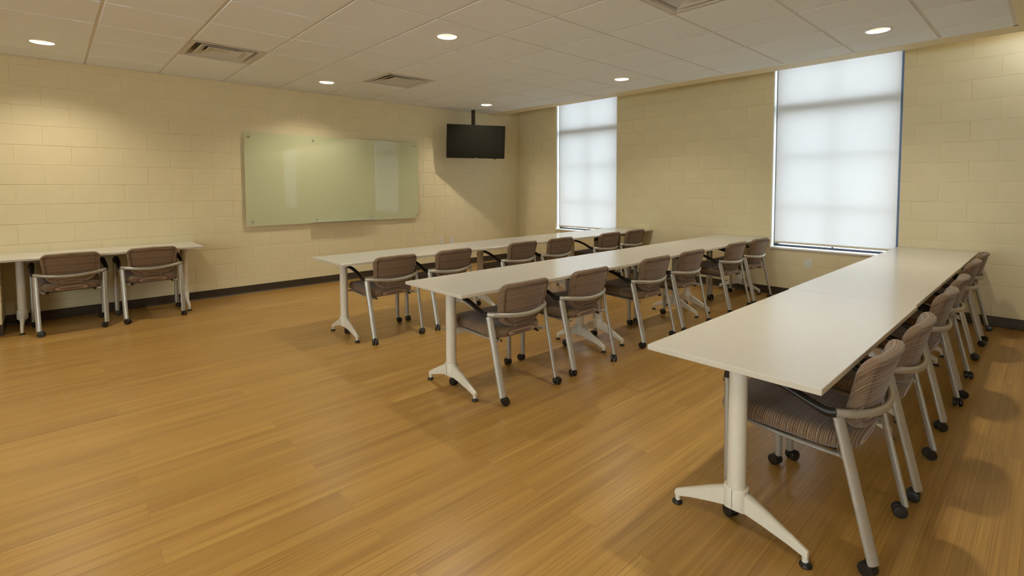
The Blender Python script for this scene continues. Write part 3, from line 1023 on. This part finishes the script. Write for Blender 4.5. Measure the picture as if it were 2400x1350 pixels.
def back_mesh():
    O = back_outline(); n = len(O)
    cz = 0.60
    # normals of outline (outward) for inset
    nr = []
    for i in range(n):
        a, c = O[i - 1], O[(i + 1) % n]
        d = Vector((c[0] - a[0], c[1] - a[1])).normalized()
        nr.append((d.y, -d.x))
    def yrear(x, z):
        base = 0.088 - 0.26 * (z - 0.44) * 1.05
        return base + 0.032 * (x / 0.2) ** 2
    T = 0.046
    # (inset, offset from rear surface)
    prof = []
    prof += [(None, 0.25, 0.0), (None, 0.5, 0.0), (None, 0.75, 0.0), (0.036, None, 0.001), (0.031, None, 0.004), (0.028, None, 0.0095), (0.025, None, 0.003),
             (0.018, None, -0.0035), (0.010, None, -0.002), (0.003, None, 0.005), (0.0, None, 0.018), (0.0, None, 0.026), (0.004, None, 0.036), (0.010, None, 0.041),
             (0.020, None, 0.045), (0.030, None, 0.044), (None, 0.75, 0.042), (None, 0.5, 0.041), (None, 0.25, 0.040)]
    vs, fs = [], []
    vs.append((0, yrear(0, cz), cz)); 
    rings = []
    for (ins, scl, off) in prof:
        ring = []
        for i in range(n):
            x, z = O[i]
            if ins is not None:
                x2, z2 = x - nr[i][0] * ins, z - nr[i][1] * ins
            else:
                xi, zi = x - nr[i][0] * 0.036, z - nr[i][1] * 0.036
                x2, z2 = xi * scl, cz + (zi - cz) * scl
            ring.append(len(vs)); vs.append((x2, yrear(x2, z2) + off, z2))
        rings.append(ring)
    vs.append((0, yrear(0, cz) + 0.042, cz)); last = len(vs) - 1
    for i in range(n):
        k = (i + 1) % n
        fs.append((0, rings[0][i], rings[0][k]))
        fs.append((last, rings[-1][k], rings[-1][i]))
        for j in range(len(rings) - 1):
            fs.append((rings[j][i], rings[j + 1][i], rings[j + 1][k], rings[j][k]))
    q = MB(); q.add(vs, fs)
    return q.mesh('backrest', M['fab_back'], 75)

def bez(pts, n):
    """Catmull-Rom through points"""
    P = [Vector(pts[0])] + [Vector(p) for p in pts] + [Vector(pts[-1])]
    out = []
    for i in range(1, len(P) - 2):
        for k in range(n):
            t = k / n
            a, b_, c, d = P[i - 1], P[i], P[i + 1], P[i + 2]
            out.append(0.5 * ((2 * b_) + (-a + c) * t + (2 * a - 5 * b_ + 4 * c - d) * t * t + (-a + 3 * b_ - 3 * c + d) * t ** 3))
    out.append(P[-2])
    return out

def caster_mesh():
    q = MB()
    R = 0.0245
    for s in (-1, 1):
        c = s * 0.0135
        q.lathe([(R * 0.55, c - 0.0095 * 1), (R * 0.9, c - 0.008), (R, c - 0.004), (R, c + 0.004), (R * 0.9, c + 0.008), (R * 0.55, c + 0.0095)], (0, -0.016, R), 24, 0, 'x')
    # hood between and over the wheels
    pts = [(0, -0.016 + 0.019 * math.cos(a), R + 0.019 * math.sin(a)) for a in [PI * (0.0 + i / 10 * 1.0) for i in range(11)]]
    q.tube(pts, (0.0055, 0.006), 8, 0, (1, 0, 0))
    q.lathe([(0.0075, R + 0.002), (0.009, R + 0.022), (0.0105, 0.056)], (0, -0.002, 0), 14)
    q.lathe([(0.006, 0.050), (0.006, 0.064)], (0, 0, 0), 12)
    return q.mesh('caster', M['black'], 40)
CASTER = caster_mesh()

def make_chair():
    t = thing('training_chair', 'x', 'chair', (0, 0, 0), 0, None)
    kid(t, link('seat', seat_mesh(), t))
    kid(t, link('backrest', back_mesh(), t))
    # legs, oval tubes turned 45 degrees so they follow the corners
    for s in (-1, 1):
        q = MB()
        p0, p1 = Vector((s * 0.229, 0.028, 0.048)), Vector((s * 0.237, 0.137, 0.508))
        pts = [p0.lerp(p1, i / 6) for i in range(7)]
        q.tube(pts, (0.0210, 0.0115), 18, 0, (-s * 0.53, 0.85, 0))
        q.lathe([(0.008, 0.048), (0.010, 0.058)], (s * 0.229, 0.028, 0), 12)
        lg = kid(t, q.obj('leg', M['silver'], t, 50))
        kid(lg, link('caster', CASTER, lg, (s * 0.229, 0.028, 0), random.uniform(0, 6)))
    for s in (-1, 1):
        q = MB()
        p0, p1 = Vector((s * 0.252, 0.498, 0.050)), Vector((s * 0.256, 0.505, 0.545))
        pts = [p0.lerp(p1, i / 6) for i in range(7)]
        q.tube(pts, (0.0185, 0.0145), 18, 0, (0, 1, 0))
        q.lathe([(0.008, 0.048), (0.010, 0.058)], (s * 0.252, 0.498, 0), 12)
        lg = kid(t, q.obj('leg', M['silver'], t, 50))
        kid(lg, link('caster', CASTER, lg, (s * 0.252, 0.498, 0), random.uniform(0, 6)))
    # tube rail round the back
    q = MB()
    ctl = [(-0.243, 0.145, 0.520), (-0.207, 0.105, 0.518), (-0.11, 0.064, 0.508), (0, 0.050, 0.503), (0.11, 0.064, 0.508), (0.207, 0.105, 0.518), (0.243, 0.145, 0.520)]
    q.tube(bez(ctl, 7), (0.0125, 0.0150), 16)
    kid(t, q.obj('back_rail', M['silver'], t, 50))
    for s in (-1, 1):
        q = MB()
        ctl = [(s * 0.243, 0.145, 0.520), (s * 0.252, 0.172, 0.520), (s * 0.254, 0.212, 0.535), (s * 0.251, 0.285, 0.563), (s * 0.250, 0.37, 0.586), (s * 0.251, 0.45, 0.594), (s * 0.254, 0.492, 0.586), (s * 0.257, 0.506, 0.560), (s * 0.256, 0.505, 0.530)]
        path = bez(ctl, 5)
        n = len(path)
        rad = []
        refs = []
        for i, p in enumerate(path):
            s_ = i / (n - 1)
            flat = smoothstep(0.12, 0.35, s_) * (1 - smoothstep(0.86, 1.0, s_))
            rad.append((0.0140 + 0.0040 * flat, 0.0165 - 0.0045 * flat + 0.002 * smoothstep(0.9, 1, s_)))
            e = smoothstep(0.72, 0.95, s_)
            refs.append((0, e, 1 - e + 1e-3))
        rad[-1] = (0.0145, 0.0215)
        q.tube(path, rad, 16, 0, refs)
        kid(t, q.obj('armrest', M['black'], t, 50))
    # seat rails: curved tube under each side, joined to the legs
    for s in (-1, 1):
        q = MB()
        q.tube(bez([(s * 0.190, 0.10, 0.362), (s * 0.196, 0.16, 0.358), (s * 0.200, 0.34, 0.366), (s * 0.200, 0.50, 0.380)], 4), (0.011, 0.007), 10)
        q.tube([(s * 0.180, 0.150, 0.358), (s * 0.215, 0.120, 0.360), (s * 0.233, 0.102, 0.361)], (0.0090, 0.0090), 10)
        q.tube([(s * 0.195, 0.46, 0.372), (s * 0.252, 0.500, 0.380)], (0.0085, 0.0085), 10)
        kid(t, q.obj('seat_rail', M['silver'], t, 50))
        q = MB()
        q.tube([(s * 0.158, 0.112, 0.349), (s * 0.160, 0.126, 0.352), (s * 0.166, 0.154, 0.354)], [(0.004, 0.004), (0.009, 0.007), (0.010, 0.007)], 10)
        kid(t, q.obj('rail_cap', M['black'], t, 50))
    q = MB(); q.bbox(-0.165, 0.165, 0.16, 0.50, 0.354, 0.374, 0.004)
    kid(t, q.obj('seat_pan', M['black'], t))
    return t

chair0 = make_chair()
ordw = ['first', 'second', 'third', 'fourth', 'fifth', 'sixth']
C3 = [(2.156, 0.332, -0.015), (2.768, 0.316, 0.025), (3.620, 0.328, -0.012), (4.224, 0.331, 0.012), (5.181, 0.350, -0.008), (5.807, 0.348, 0.008)]
C2 = [(2.138, 2.140, 0.006), (2.785, 2.146, 0.012), (3.645, 2.151, 0.0), (4.254, 2.151, 0.0), (5.181, 2.151, 0.0), (5.762, 2.147, 0.0)]
C1 = [(2.138, 3.716, 0.006), (2.751, 3.718, 0.020), (3.645, 3.730, 0.004), (4.240, 3.736, 0.008), (5.155, 3.725, 0.008), (5.725, 3.735, 0.008)]
C0 = [(0.127, 5.895, 0.032), (0.724, 5.899, 0.011)]
spots = []
for lst, rn, grp in ((C3, 'foreground row', 'chairs along the foreground table row'), (C2, 'middle row', 'chairs along the middle table row'), (C1, 'far row', 'chairs along the far table row')):
    for i, (x, y, rz) in enumerate(lst):
        end = ', nearest the camera' if i == 0 else (', beside the window wall' if i == 5 else '')
        spots.append((x, y, rz, 'striped brown caster chair, %s of six along the %s%s' % (ordw[i], rn, end), grp))
spots.append((*C0[0], 'striped brown caster chair, left one of two at the wall table', 'chairs at the wall table'))
spots.append((*C0[1], 'striped brown caster chair, right one of two at the wall table', 'chairs at the wall table'))
all_chairs = []
for i, (x, y, rz, lab, grp) in enumerate(spots):
    if i == 0:
        chair0.location = (x, y, 0); chair0.rotation_euler = (0, 0, rz); chair0['label'] = lab; chair0['group'] = grp; all_chairs.append(chair0)
    else:
        all_chairs.append(copy_tree(chair0, (x, y, 0), rz, lab, grp))
# casters swivel freely
rnd = random.Random(11)
for o in bpy.data.objects:
    if o.name.startswith('caster'):
        o.rotation_euler = (0, 0, rnd.uniform(0, 2 * PI))
print('blocks', nb, 'objects', len(bpy.data.objects))
